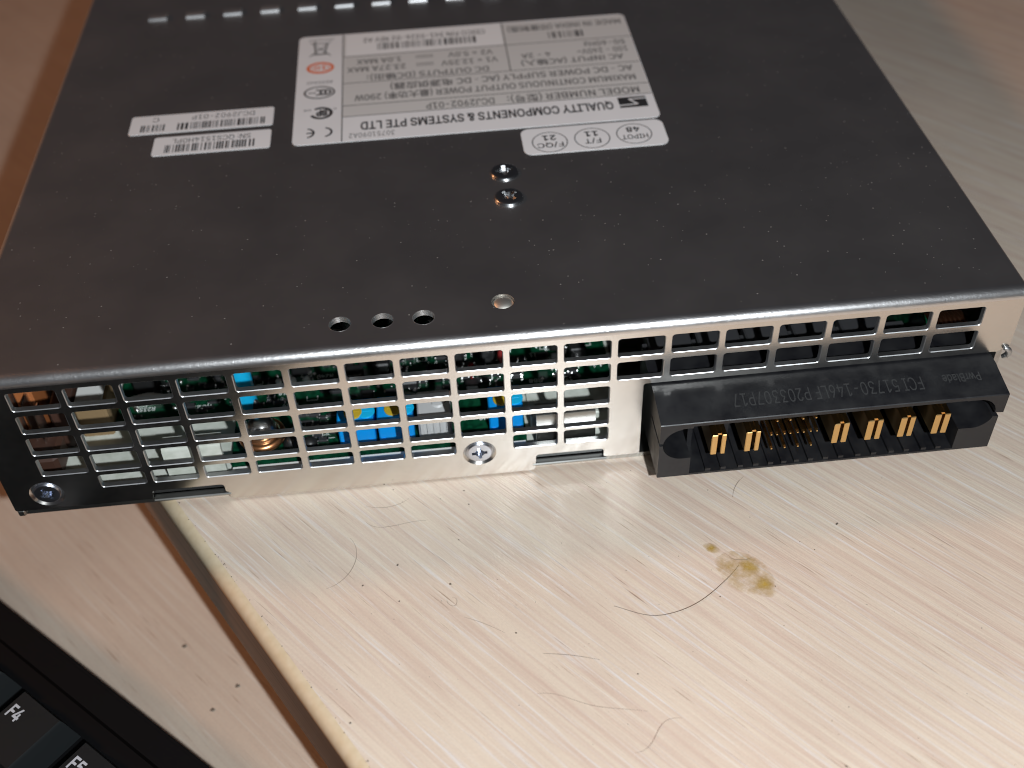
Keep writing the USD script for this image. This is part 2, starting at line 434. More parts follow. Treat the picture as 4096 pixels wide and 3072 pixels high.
def band(path, name, prof, material):
    """The edge profile (outwards, z) swept along a polyline whose outside is on its left."""
    vs, fs, n = [], [], len(prof)
    path = np.asarray(path, float)
    for i, p in enumerate(path):
        ns = []
        for a, b in ((i - 1, i), (i, i + 1)):
            if 0 <= a and b < len(path):
                d = path[b] - path[a]
                d /= np.linalg.norm(d)
                ns.append(np.array([d[1], -d[0]]))
        m = sum(ns)
        m = m / (m @ ns[0]) if len(ns) > 1 else m
        vs += [(p[0] + m[0] * (q + 0.003), p[1] + m[1] * (q + 0.003), ZT - 0.02 + h) for q, h in prof]
    for i in range(len(path) - 1):
        for k in range(n):
            a, b = i * n + k, i * n + (k + 1) % n
            fs += [(a, b, b + n), (a, b + n, a + n)]
    m = trimesh.Trimesh(vs, fs, process=False)
    m.fix_normals()
    return obj(name, m, material, desk, smooth=40)


band([(A_COR[0], 620), A_COR, A_END], 'edge_band', prof, BAND)
band([(A_COR[0], 620), A_COR, A_END], 'edge_side', prof_side, BANDS)

tray = obj('keyboard_shelf', box(-520, 90, -420, 640, ZTRAY - 16, ZTRAY), TRAYW, label='lower wood-laminate shelf beside and beneath the desk, holding the keyboard', cat='shelf')

K1 = np.array([0.7412, -0.6713])
K2 = np.array([0.6713, 0.7412])
F4 = np.array([-10.6, -27.1])
kb = thing('keyboard', 'black computer keyboard on the lower shelf, its corner showing function keys', 'keyboard', (F4[0], F4[1], ZTRAY))


def kxy(u, v):
    return F4 + u * K1 + v * K2


def kpoly(u0, u1, v0, v1, r=0):
    p = sbox(u0, v0, u1, v1) if not r else rrect(u0, v0, u1, v1, r)
    return Polygon([kxy(a, b) for a, b in p.exterior.coords])


KV = 0.4 + float((np.array([5.2, -21.8]) - F4) @ K2)          # the keyboard's back edge
well = [(-95, 62, -18, 9.0), (-95, 62, -128, -21)]
rim = kpoly(-111.6, 251.6, -151.6, KV - 0.35, 4)
rim2 = kpoly(-111, 251, -151, KV - 1.0, 4)
case = kpoly(-112, 252, -152, KV, 4)
holes = unary_union([kpoly(*w, 2) for w in well])
c1 = slab(case, ZTRAY + 2, -64.6)
c1b = slab(case.difference(holes), -64.6, -62.8)
c2 = slab(rim.difference(holes), -62.8, -62.1)
c3 = slab(rim2.difference(holes), -62.1, -61.8)
obj('case', cat_(c1, c1b, c2, c3), KEYB, kb)


def key(u, v, w=17.0, d=17.0, zt=-59.2, legend=None):
    lo = [kxy(u + a * w / 2, v + b * d / 2) for a, b in ((-1, -1), (1, -1), (1, 1), (-1, 1))]
    hi = [kxy(u + a * (w / 2 - 3.0), v + 0.8 + b * (d / 2 - 2.4)) for a, b in ((-1, -1), (1, -1), (1, 1), (-1, 1))]
    pts = [(*p, -66.0) for p in lo] + [(*p, zt - 0.6) for p in [kxy(u + a * (w / 2 - 2.6), v + 0.8 + b * (d / 2 - 2.1)) for a, b in ((-1, -1), (1, -1), (1, 1), (-1, 1))]] + [(*p, zt) for p in hi]
    k = obj('key', trimesh.convex.convex_hull(np.array(pts)), KEYC, kb, label=f'black key marked {legend} in white' if legend else None)
    if legend:
        w2 = 2.6 if len(legend) == 2 else 3.4
        obj('legend', sheet(text_poly(legend, kxy(u - 4.6, v + 1.6), kxy(u - 4.6 + w2 * 1.2, v + 1.6), 2.6, 2), zt + 0.03), LEGEND, k)


for i in range(-3, 4):
    key(i * 18.9 + 3.3, -3.2, legend=f'F{i + 4}')
for r in range(2):
    for i in range(-4, 5):
        key(i * 19.0 - 3 + r * 6, -32.5 - 19 * r)

# ================================================================ the power supply
XL, XR, TOP, DEPTH = -8.2, 187.5, 2.5, 262.0
psu = thing('power_supply', 'rack power supply unit with dark steel cover, vented grille front and stuck-on labels', 'power supply', (90, 130, ZT))

# cover: flat top with holes, rolled front edge and rolled side edges
RB, TH = 2.0, 1.2
round_holes = [(60.35, 7.5, 2.05), (68.15, 7.45, 2.05), (75.65, 7.35, 2.05), (90.5, 9.9, 2.15)]
slots = [(9.4 + 9.72 * k, 137.0) for k in range(14)]
topp = sbox(XL + 1.4, RB, XR - 1.4, DEPTH)
for x, y, r in round_holes:
    topp = topp.difference(Point(x, y).buffer(r, quad_segs=10))
for x, y in slots:
    topp = topp.difference(rrect(x + 0.3, y + 0.9, x + 4.2, y + 2.6, 0.5, 3))
parts = [slab(topp, TOP - TH, TOP)]


def quarter(c, r_out, r_in, along, a0, n=9):
    """Rolled edge: quarter ring in the plane across the edge. c: centre; along: (axis, from, to); a0: 'front', 'left' or 'right'."""
    t = np.linspace(0, math.pi / 2, n)
    outer = [(r_out * math.sin(a), r_out * math.cos(a)) for a in t]
    inner = [(r_in * math.sin(a), r_in * math.cos(a)) for a in t[::-1]]
    p = outer + inner
    m = trimesh.creation.extrude_polygon(Polygon(p), along[1] - along[0], engine='earcut')
    if a0 == 'front':      # outwards is -y
        T = np.array([[0, 0, 1, along[0]], [-1, 0, 0, c[0]], [0, 1, 0, c[1]], [0, 0, 0, 1.0]])
    elif a0 == 'left':
        T = np.array([[-1, 0, 0, c[0]], [0, 0, 1, along[0]], [0, 1, 0, c[1]], [0, 0, 0, 1.0]])
    else:
        T = np.array([[1, 0, 0, c[0]], [0, 0, 1, along[0]], [0, 1, 0, c[1]], [0, 0, 0, 1.0]])
    m.apply_transform(T)
    m.fix_normals()
    return m


parts.append(quarter((XL + 1.4, TOP - 1.4), 1.4, 0.3, (RB, DEPTH), 'left'))
parts.append(quarter((XR - 1.4, TOP - 1.4), 1.4, 0.3, (RB, DEPTH), 'right'))
obj('top_cover', cat_(*parts), STEEL_TOP, psu, smooth=35)
obj('rolled_front_edge', quarter((RB, TOP - RB), RB, RB - TH, (-7.35, 186.7), 'front', 16), STEEL_BEND, psu, smooth=35)
for x, y, r in round_holes[:3]:
    obj('hole_rim', lathe([(r - 0.04, -1.25), (r - 0.04, 0.012), (r + 0.06, 0.012), (r + 0.06, -1.25), (r - 0.04, -1.25)], (x, y, TOP), n=40), STEEL_EDGE, psu, smooth=40)
for x, y in slots:       # small raised hoods on the near side of the slots
    t = np.linspace(0, math.pi, 15)
    m = extrude_x([(y + 0.6 - 1.5 * math.cos(a), TOP + 0.001 + 1.05 * math.sin(a)) for a in t], x, x + 4.7)
    obj('louvre', m, STEEL_EDGE, psu, smooth=40)
obj('side_panel', box(XL, XL + 1.1, 3.0, DEPTH, -33.6, TOP - 1.4), STEEL_TOP, psu)
obj('side_panel', box(XR - 1.1, XR, 3.0, DEPTH, -33.6, TOP - 1.4), STEEL_TOP, psu)
obj('rear_panel', box(XL + 1.1, XR - 1.1, DEPTH - 1.2, DEPTH, -33.6, TOP - TH), STEEL_IN, psu)
lips = []
for a, b in ((19.45, 34.4), (94.4, 109.2)):
    lips.append(extrude_x([(-0.2, -32.1), (0.05, -31.95), (3.2, -32.0), (3.2, -32.5), (0.1, -32.5), (-0.15, -32.35)], a, b))
lips.append(box(-7.2, -5.7, 0.05, 3.0, -33.4, -31.65, 0.3))
obj('bottom_tray', cat_(box(XL + 1.1, XR - 1.1, 1.4, DEPTH - 1.2, -34.15, -33.0), *lips), STEEL_IN, psu)

# grille: one sheet with a chamfer round every opening
COLS = [(10 * i + 0.68, 10 * i + 9.34) for i in range(18)]
ROWS = [(-5.1, -0.72), (-10.98, -6.55), (-16.78, -12.32), (-22.45, -17.92), (-26.95, -23.65)]
openings = []
for r, (z0, z1) in enumerate(ROWS):
    for i, (x0, x1) in enumerate(COLS):
        if r < 2 or (r < 4 and i < 11) or (r == 4 and i in (1, 2, 3, 4, 5, 6, 7, 9, 10)):
            openings.append((x0, z0 + (0.0 if not (r == 4 and i > 8) else 0.15), x1, z1 + (0.35 if r == 4 and i > 8 else 0)))
plate = unary_union([sbox(-7.3, -31.65, 186.65, 0.5), rrect(34.0, -33.7, 94.9, -28.5, 1.0)])
plate = plate.difference(unary_union([rrect(19.45, -34.6, 33.5, -29.35, 0.7), rrect(95.0, -34.6, 108.6, -29.35, 0.7)]))
cut = unary_union([rrect(115.8, -40, 184.5, -12.4, 0.6), LineString([(183.6, -13.6), (184.9, -12.9), (186.0, -12.0)]).buffer(0.55)])
plate = plate.difference(cut)
plate = max(getattr(plate, 'geoms', [plate]), key=lambda g: g.area) if plate.geom_type != 'Polygon' else plate
plate = plate.buffer(-0.5, quad_segs=4).buffer(0.5, quad_segs=4)
plate = max(getattr(plate, 'geoms', [plate]), key=lambda g: g.area)
screws = [(0.0, -27.45), (83.9, -27.3)]


def rring(x0, z0, x1, z1, r, g):
    x0, z0, x1, z1, r = x0 - g, z0 - g, x1 + g, z1 + g, r + g
    pts = []
    for cx, cz, a in ((x1 - r, z1 - r, 0), (x0 + r, z1 - r, 90), (x0 + r, z0 + r, 180), (x1 - r, z0 + r, 270)):
        for k in range(6):
            t = math.radians(a + 18 * k)
            pts.append((cx + r * math.cos(t), cz + r * math.sin(t)))
    return pts


def cring(x, z, r):
    return [(x + r * math.cos(t), z + r * math.sin(t)) for t in np.linspace(0, 2 * math.pi, 36, endpoint=False)]


CH, TG = 0.13, 1.2
big = [rring(*o, 0.55, CH) for o in openings] + [cring(*s, 3.3) for s in screws]
small = [rring(*o, 0.55, 0.0) for o in openings] + [cring(*s, 2.45) for s in screws]
depth1 = [CH] * len(openings) + [0.75] * len(screws)
ext = list(plate.exterior.coords)[:-1]
V, F = [], []


def face2(rings, y, flip):
    v, f = tri2d(Polygon(ext, rings))
    a, b, c = v[f[:, 0]], v[f[:, 1]], v[f[:, 2]]
    s = (b[:, 0] - a[:, 0]) * (c[:, 1] - a[:, 1]) - (b[:, 1] - a[:, 1]) * (c[:, 0] - a[:, 0])
    f = np.where((s < 0)[:, None], f[:, ::-1], f)     # counter-clockwise in (x, z) faces -y
    o = len(V)
    V.extend((x, y, z) for x, z in v)
    F.extend((np.where(flip, f[:, ::-1], f) + o).tolist())


def wall(r0, y0, r1, y1, inward):
    n, o = len(r0), len(V)
    V.extend((x, y0, z) for x, z in r0)
    V.extend((x, y1, z) for x, z in r1)
    for k in range(n):
        a, b = o + k, o + (k + 1) % n
        t = [(a, b, b + n), (a, b + n, a + n)]
        F.extend(t if inward else [q[::-1] for q in t])


face2(big, 0.0, False)
face2(small, TG, True)
for b_, s_, d_ in list(zip(big, small, depth1))[len(openings):]:
    wall(b_, 0.0, s_, d_, True)
    wall(s_, d_, s_, TG, True)
cc = Polygon(ext).exterior.is_ccw
wall(ext if cc else ext[::-1], 0.0, ext if cc else ext[::-1], TG, False)
grille = trimesh.Trimesh(np.array(V), np.array(F), process=False)
V, F = [], []
for b_, s_, d_ in list(zip(big, small, depth1))[:len(openings)]:
    wall(b_, 0.0, s_, d_, True)
    wall(s_, d_, s_, TG, True)
edges = trimesh.Trimesh(np.array(V), np.array(F), process=False)
gr = obj('front_grille', grille, STEEL_FRONT, psu, smooth=28)
obj('opening_edges', edges, STEEL_EDGE, gr, smooth=28, kind='stuff')
ct = np.linspace(-0.5, 2.2, 22)
obj('corner_tab', tube(np.c_[185.5 + 1.25 * np.cos(ct - 0.6), 0.1 - 0.5 * np.sin(ct * 1.1), -12.9 + 1.5 * np.sin(ct - 0.6)], 0.62 * np.sin(np.linspace(0.5, 2.7, 22)) ** 0.5, 12), plain('dull_tin', (0.6, 0.6, 0.6), 0.45, 1.0), psu, smooth=80)


# screws: domed or flat heads with a cross recess
def cross(r, w, d):
    a, b = box(-r, r, -w / 2, w / 2, -d, 1.0), box(-w / 2, w / 2, -r, r, -d, 1.0)
    c = trimesh.creation.cone(r * 0.62, -d * 1.5, sections=24)
    return MF(a) + MF(b) + MF(lathe([(0, -d * 1.5), (r * 0.62, 0.0), (r * 0.62, 1.0), (0, 1.0)], (0, 0, 0), n=20))


def screw(at, r, h, axis, spin, dome, material=SCREW):
    p = [(0.0, -3.2), (r, -3.2), (r, h * 0.25), (r * 0.97, h * 0.45)] + ([(r * 0.93, h * 0.66), (r * 0.87, h * 0.80), (r * 0.79, h * 0.89), (r * 0.68, h * 0.95), (r * 0.5, h * 0.985)] if dome else [(r * 0.9, h * 0.92), (r * 0.84, h)]) + [(0.0, h)]
    m = MF(lathe(p, (0, 0, 0), n=40))
    x = cross(r * 0.58, r * 0.27, 2.0).rotate([0, 0, spin]).translate([0, 0, h])
    m = TM(m - x)
    if axis == 'y':
        m.apply_transform(np.array([[1, 0, 0, 0], [0, 0, -1, 0], [0, 1, 0, 0], [0, 0, 0, 1.0]]))
    m.apply_translation(at)
    return obj('screw', m, material, psu, smooth=32)


screw((94.8, 52.3, TOP), 3.1, 0.7, 'z', 4, True, SCREWD)
screw((94.85, 42.9, TOP), 3.1, 0.75, 'z', 38, True, SCREWD)
for (sx, sz), sp in zip(screws, (25, 3)):
    screw((sx, 0.35, sz), 2.62, 0.42, 'y', sp, False)
rv = lathe([(0, -1.2), (2.08, -1.2), (2.08, -0.75), (1.85, -0.4), (1.3, -0.08), (0.7, 0.06), (0, 0.1)], (90.5, 9.9, TOP), n=28)
obj('rivet', rv, RIVET, psu, smooth=50)

# ---------------------------------------------------------------- labels (upside down as seen from the grille)
ZL = TOP + 0.03


def label(name, poly, text):
    return obj(name, slab(poly, TOP + 0.005, ZL + 0.05), LABEL, psu, label=text)


ZP = ZL + 0.065
rl = label('rating_label', rrect(49.2, 69.6, 131.8, 120.6, 1.6), 'large rating label with electrical data and approval marks')
grey = unary_union([sbox(60.3, 80.2, 131.6, 119.9)]).difference(sbox(60.9, 109.0, 100.0, 119.95))
obj('grey_field', sheet(grey, ZL + 0.055), LABELG, rl)
obj('white_field', sheet(rrect(60.9, 109.1, 100.0, 119.9, 0.5), ZL + 0.058), LABELW, rl)
LINES = [
    ("QUALITY COMPONENTS & SYSTEMS PTE LTD", (122.0, 77.7), (64.4, 77.3), 3.2, 2, 'inter'), ("MODEL NUMBER (型号):", (129.1, 83.7), (98.3, 83.6), 2.6, 1, 'cjk'), ("DCJ2902-01P", (95.3, 83.6), (79.5, 83.5), 2.6, 1, 'inter'),
    ("MAXIMUM CONTINUOUS OUTPUT POWER (最大功率) 290W", (129.3, 89.6), (63.1, 89.5), 2.5, 1, 'cjk'), ("AC - DC POWER SUPPLY (AC - DC 电源供应器)", (129.4, 94.0), (71.5, 93.7), 2.5, 1, 'cjk'),
    ("DC OUTPUTS (DC输出):", (95.3, 98.7), (66.0, 98.6), 2.3, 1, 'cjk'), ("V1 = 12.25V", (97.8, 103.0), (84.1, 102.9), 2.3, 1, 'inter'), ("23.27A MAX", (75.4, 103.0), (61.3, 103.0), 2.3, 1, 'inter'),
    ("V2 = 5.0V", (96.9, 106.9), (86.0, 106.9), 2.3, 1, 'inter'), ("1.0A MAX", (74.4, 106.7), (63.6, 106.7), 2.3, 1, 'inter'),
    ("AC INPUT (AC输入)", (128.2, 99.8), (103.3, 99.8), 2.3, 1, 'cjk'), ("100 - 240V~", (129.8, 103.5), (117.4, 103.4), 2.3, 1, 'inter'), ("4 - 2A", (110.8, 103.4), (103.7, 103.3), 2.3, 1, 'inter'),
    ("50-60Hz", (129.7, 107.1), (119.5, 107.0), 2.3, 1, 'inter'), ("MADE IN INDIA (印度制造)", (130.4, 118.0), (101.6, 117.6), 2.4, 1, 'cjk'),
    ("CISCO P/N 341-0226-02 REV A2", (95.9, 117.7), (65.3, 117.6), 2.2, 1, 'inter'), ("30751090A2", (72.0, 72.9), (61.8, 72.8), 1.9, 0, 'inter')]
for t, a, b, cap, bold, kind in LINES:
    obj('lettering', sheet(text_poly(t, a, b, cap, bold, kind), ZP), INK if cap > 3 else INKG, rl, smooth=False)
rules = [LineString([(60.2, 69.7), (60.2, 120.4)])] + [LineString([(60.2, y), (131.7, y)]) for y in (80.2, 85.1, 95.5)] + [LineString([(100.4, 95.5), (100.4, 120.2)]), LineString([(100.4, 108.5), (131.7, 108.5)]), LineString([(60.2, 108.6), (100.4, 108.6)])]
rules += [LineString([(78.0, y), (82.3, y)]) for y in (101.7, 102.6, 105.6, 106.5)]
obj('ruling', sheet(unary_union([r.buffer(0.14, cap_style=2) for r in rules]), ZP - 0.003), INKG, rl, smooth=False)
obj('barcode', sheet(barcode(111.5, 120.3, 110.3, 113.6, 3), ZP), INK, rl, smooth=False)
obj('barcode', sheet(barcode(68.8, 93.6, 111.2, 114.6, 4), ZP), INK, rl, smooth=False)
# emblem of the maker: dark oblong with a zigzag line
emb = sbox(123.4, 74.6, 129.9, 79.2)
zig = LineString([(129.9, 78.3), (126.0, 78.2), (127.6, 75.9), (123.4, 75.7)]).buffer(0.22)
obj('emblem', sheet(emb.difference(zig), ZP), INK, rl, smooth=False)


def arc(cx, cy, r, a0, a1, w, sx=1.0):
    return affinity.scale(LineString([(cx + r * math.cos(math.radians(a)), cy + r * math.sin(math.radians(a))) for a in np.linspace(a0, a1, 20)]).buffer(w / 2, cap_style=2), sx, 1, origin=(cx, cy))


ce = unary_union([arc(56.0, 74.3, 1.9, -75, 75, 0.5), arc(52.0, 74.3, 1.9, -75, 75, 0.5), sbox(52.3, 74.05, 53.8, 74.55)])
csa = unary_union([arc(55.4, 82.7, 2.3, -160, 130, 0.8), text_poly('SP', (56.9, 83.9), (54.2, 83.9), 2.3, 5), text_poly('c', (58.9, 84.7), (58.1, 84.7), 1.0), text_poly('us', (53.0, 84.7), (51.3, 84.7), 1.0)])
ccc = unary_union([ring(54.8, 92.2, 3.7, 2.9, 0.45), arc(56.2, 92.2, 1.2, -90, 90, 0.55), arc(55.1, 92.2, 1.2, -90, 90, 0.55), arc(54.0, 92.2, 1.2, -90, 90, 0.55), sbox(52.2, 92.0, 54.0, 92.35), text_poly('A025440', (57.9, 97.6), (51.7, 97.6), 1.3)])
bin_ = unary_union([LineString([(52.0, 110.0), (57.2, 117.4)]).buffer(0.12), LineString([(57.2, 110.0), (52.0, 117.4)]).buffer(0.12), LineString([(53.0, 116.6), (53.5, 111.2), (55.7, 111.2), (56.3, 116.6), (53.0, 116.6)]).buffer(0.2),
                    LineString([(52.6, 111.0), (56.7, 111.0)]).buffer(0.25), sbox(51.6, 118.4, 58.0, 118.7), Point(53.2, 117.2).buffer(0.4), LineString([(53.4, 113.4), (56.0, 113.6)]).buffer(0.15)])
for nm, g in (('ce_mark', ce), ('approval_mark', csa), ('certificate_mark', ccc), ('bin_symbol', bin_)):
    obj('approval_mark', sheet(g, ZP), INK if nm != 'bin_symbol' else INKG, rl, smooth=False)
ten = unary_union([ring(54.75, 104.1, 3.35, 2.85, 0.75), ring(54.75, 104.1, 2.2, 1.85, 0.22), text_poly('10', (56.2, 104.95), (53.3, 104.95), 1.7, 2)])
obj('orange_mark', sheet(ten, ZP), ORANGE, rl, smooth=False, label='orange ring with the number 10')

tl = label('test_label', rrect(99.8, 58.3, 131.6, 68.75, 2.0), 'white test label with three stamped circles')
for (cx, cy, a, b) in ((105.8, 62.75, 'F/QC', '21'), (115.2, 63.05, 'F/T', '11'), (124.6, 63.5, 'HIPOT', '48')):
    w = {'F/QC': 2.9, 'F/T': 1.8, 'HIPOT': 2.9}[a]
    obj('stamp', sheet(unary_union([ring(cx, cy, 3.95, 4.1, 0.22), text_poly(a, (cx + w, cy - 0.35), (cx - w, cy - 0.35), 1.75, 1), text_poly(b, (cx + 1.5, cy + 2.7), (cx - 1.5, cy + 2.7), 1.95, 2)]), ZP), INK, tl, smooth=False)
s1 = label('part_number_label', rrect(12.0, 79.4, 44.5, 87.35, 0.7), 'narrow white barcode label reading DCJ2902-01P')
obj('lettering', sheet(unary_union([text_poly('DCJ2902-01P', (40.1, 86.2), (25.8, 86.2), 1.9, 0), text_poly('C', (18.3, 86.3), (16.9, 86.3), 1.9, 0)]), ZP), INK, s1, smooth=False)
obj('barcode', sheet(unary_union([barcode(22.8, 43.0, 80.3, 83.2, 5, 0.2), barcode(14.5, 20.6, 80.4, 83.2, 6, 0.2)]), ZP), INK, s1, smooth=False)
s2 = label('serial_number_label', rrect(18.3, 69.9, 44.35, 77.5, 0.7), 'narrow white barcode label reading SN: QCS1514H0PL')
obj('lettering', sheet(text_poly('SN: QCS1514H0PL', (39.8, 76.4), (22.4, 76.4), 1.9, 0), ZP), INK, s2, smooth=False)
obj('barcode', sheet(barcode(21.0, 41.4, 70.9, 74.0, 7, 0.2), ZP), INK, s2, smooth=False)

# ---------------------------------------------------------------- black connector
body = MF(extrude_x([(9, -28.2), (9, -12.85), (-2.9, -12.85), (-3.6, -13.05), (-9.85, -14.0), (-10, -14.15), (-10, -28.2)], 117.3, 183.3))


def front_cut(poly, y0, y1):
    """An (x, z) outline cut from y0 back to y1."""
    m = trimesh.creation.extrude_polygon(poly, y1 - y0, engine='earcut')
    m.apply_transform(np.array([[1, 0, 0, 0], [0, 0, 1, y0], [0, 1, 0, 0], [0, 0, 0, 1.0]]))
    m.fix_normals()
    return MF(m)


cav = unary_union([sbox(123.5, -27.75, 175.4, -14.85), sbox(121.5, -23.3, 124, -15.3), sbox(175, -22.4, 178, -14.95)])
body = body - front_cut(cav, -11, 2.0) - front_cut(Point(121.9, -19.4).buffer(3.95, quad_segs=12), -11, 3.0) - front_cut(Point(177.9, -18.7).buffer(3.75, quad_segs=12), -11, 3.0)
body = body - front_cut(Polygon([(181.0, -18.6), (184, -18.9), (184, -19.9), (181.2, -19.7)]), -11, 1.0) - front_cut(sbox(182.6, -30, 184, -19.6), -11, 1.0) - front_cut(Polygon([(117, -18.7), (118.3, -19.0), (118.3, -19.4), (117, -19.6)]), -11, -2.0)
ribx = [127.2, 130.2, 133.6, 136.6, 139.5, 142.1, 144.6, 147.35, 150.3, 153.3, 156.7, 159.8, 163.3, 166.3, 169.7, 172.6]
for x in ribx:
    body = body + MF(box(x - 0.5, x + 0.5, -9.85, 2.3, -28.0, -27.0))
for x in (124.9, 132.0, 138.2, 148.9, 155.4, 162.0, 168.6, 174.4):
    body = body + MF(box(x - 0.45, x + 0.45, -3.0, 2.3, -28.0, -14.0)) + MF(lathe([(0, -17.6), (0.9, -17.6), (1.1, -14.2), (0, -14.2)], (x, -1.6, 0), n=16))
conn = obj('connector_housing', TM(body), RUBBER, psu, smooth=25, label='black plastic housing of the power connector')
for a, b, c, d in ((127.55, 128.8, 129.5, 130.45), (134.15, 135.35, 136.05, 137.0), (151.15, 152.35, 153.0, 154.1), (157.65, 158.95, 159.6, 160.65), (164.1, 165.35, 165.95, 166.95), (170.75, 172.0, 172.6, 173.75)):
    obj('power_contact', cat_(box(a, b, -9.0, 2.2, -24.25, -19.0, 0.14), box(c, d, -9.0, 2.2, -24.25, -19.0, 0.14), box(b - 0.2, c + 0.2, -8.3, 2.2, -19.6, -19.12)), GOLD, conn, label=None)


def pin(x, z, y0):
    m = cat_(box(x - 0.28, x + 0.28, y0 + 0.5, 2.2, z - 0.28, z + 0.28))
    tip = trimesh.convex.convex_hull(np.array([(x + a * 0.28, y0 + 0.5, z + b * 0.28) for a in (-1, 1) for b in (-1, 1)] + [(x + a * 0.14, y0, z + b * 0.14) for a in (-1, 1) for b in (-1, 1)]))
    return cat_(m, tip)


for k in range(4):
    for x, z in ((139.5 + 2.57 * k, -24.1), (139.0 + 2.53 * k, -20.2), (140.1 + 2.57 * k, -20.25), (139.7 + 2.47 * k, -16.6)):
        obj('signal_pin', pin(x, z, -9.0), GOLD, conn)


def on_slope(poly, lift=0.02):
    m = sheet(poly, 0.0)
    y = m.vertices[:, 1]
    m.vertices[:, 2] = -13.05 + (y + 3.6) * (0.95 / 6.25) + lift
    return m


obj('moulded_lettering', on_slope(unary_union([text_poly('FCI 51730-146LF P203307P17', (168.0, -4.15), (131.7, -4.25), 3.0, 0)])), ETCH, conn, smooth=False)
logo = text_poly('PwrBlade', (179.3, -4.3), (172.0, -4.3), 1.9, 1)
obj('moulded_lettering', on_slope(logo), ETCH, conn, smooth=False)
# rear of the connector inside the case
obj('connector_rear', cat_(*[box(x, x + 8.6, 9.0, 15.5, -28, -13.2, 0.3) for x in np.arange(119, 162, 9.7)], box(118, 171, 8.9, 13.5, -28, -14.6)), DARKGREY, psu)

# ---------------------------------------------------------------- inside: board and components behind the grille
ZB = -29.6
obj('insulating_sheet', box(-6.5, 114.5, 1.45, 60, -32.95, -31.6), INSUL, psu)
pcb = Polygon([(34.5, 5.7), (93.8, 5.7), (93.8, 19.5), (113.5, 19.5), (113.5, 60), (186, 60), (186, 150), (-6, 150), (-6, 60), (9.5, 60), (9.5, 20.3), (34.5, 20.3)])
board = obj('main_board', slab(pcb, ZB - 1.6, ZB), PCB, psu)
silk = [text_poly(t, (x + w, y), (x, y), h, 1) for t, x, y, w, h in (('GND+', 46.0, 14.4, 4.2, 1.5), ('R249', 44, 21.4, 3.2, 1.1), ('C18', 43, 25.2, 2.6, 1.1), ('R240', 51, 29.3, 3.4, 1.3), ('U10', 50, 13.0, 3, 1.2), ('78', 84.6, 12.6, 1.7, 1.3), ('R235', 14, 24.0, 3.2, 1.1), ('R62', 26, 23.2, 3, 1.1),
        ('C12', 57, 29.8, 2.6, 1.2), ('121', 103, 21.6, 2.2, 1.1), ('Q11', 97, 30.2, 2.6, 1.2), ('R88', 96, 22.0, 2.8, 1.1))]
for k in range(34):
    x, y = RNG.uniform(12, 112), RNG.uniform(21.5, 36)
    w, h = RNG.uniform(1.4, 2.6), RNG.uniform(1.2, 2.2)
    silk.append(sbox(x, y, x + w, y + h).difference(sbox(x + 0.18, y + 0.18, x + w - 0.18, y + h + (0.3 if k % 2 else -0.18))))
for k in range(10):
    x, y = RNG.uniform(46, 54), RNG.uniform(7, 13)
    silk.append(sbox(x, y, x + RNG.uniform(0.5, 1.8), y + 0.16))
obj('silkscreen', sheet(unary_union(silk), ZB + 0.02), SILK, board, smooth=False, kind='stuff')
chips, ends, blobs = [], [], []
for k in range(190):
    x, y = RNG.uniform(11, 112), RNG.uniform(21.0, 37)
    if k > 160:
        x, y = RNG.uniform(47, 55), RNG.uniform(9, 18)
    w, d, h = RNG.choice([1.0, 1.6, 2.0]), RNG.choice([0.5, 0.8, 1.2]), RNG.uniform(0.4, 0.8)
    chips.append(box(x - w / 2, x + w / 2, y - d / 2, y + d / 2, ZB, ZB + h, 0.05))
    ends += [box(x - w / 2 - 0.35, x - w / 2, y - d / 2, y + d / 2, ZB, ZB + h + 0.04, 0.06), box(x + w / 2, x + w / 2 + 0.35, y - d / 2, y + d / 2, ZB, ZB + h + 0.04, 0.06)]
for k in range(60):
    s = trimesh.creation.icosphere(1, 1.0)
    r = RNG.uniform(0.3, 0.65)
    s.apply_scale([r, r, r * 0.9])
    s.apply_translation([RNG.uniform(12, 112), RNG.uniform(21, 36), ZB + 0.1])
    blobs.append(s)
obj('small_components', cat_(*chips), DARKGREY, board, kind='stuff')
obj('component_ends', cat_(*ends), TINNED, board, kind='stuff')
obj('solder_joints', cat_(*blobs), TINNED, board, smooth=60, kind='stuff')
# front rail: pale strip in front of the board, seen through the lowest row
obj('front_rail', box(34.6, 93.5, 1.5, 2.9, -31.6, -30.2, 0.2), STEEL_EDGE, psu)
obj('white_strip', box(34.8, 93.5, 3.6, 4.7, -31.6, -29.7, 0.1), WHITEP, psu)
for a, b in ((18.5, 35.5), (93.5, 110)):
    obj('foam_strip', box(a, b, 1.45, 2.6, -32.9, -28.9), BLACKP, psu)


def trimmer(x0, x1, dial, second):
    t = obj('trimmer', cat_(box(x0, x1, 6.9, 13.2, ZB, -22.2, 0.25), box(x0 + 0.5, x0 + 1.3, 6.7, 7.2, ZB, -27.6), box(x1 - 1.3, x1 - 0.5, 6.7, 7.2, ZB, -27.6)), BLUE, psu, label='blue square trimmer with round dial on top')
    for cx, cm, r, h in ((second, CYAN, 1.75, 0.25), (dial, YELLOW, 1.8, 0.4)):
        obj('dial', cat_(lathe([(0, 0), (r, 0), (r, h * 0.8), (r - 0.15, h), (0, h)], (cx, 9.2, -22.2), n=24), box(cx - 1.2, cx + 1.2, 9.1, 9.3, -22.2 + h, -22.2 + h + 0.06)), cm, t)


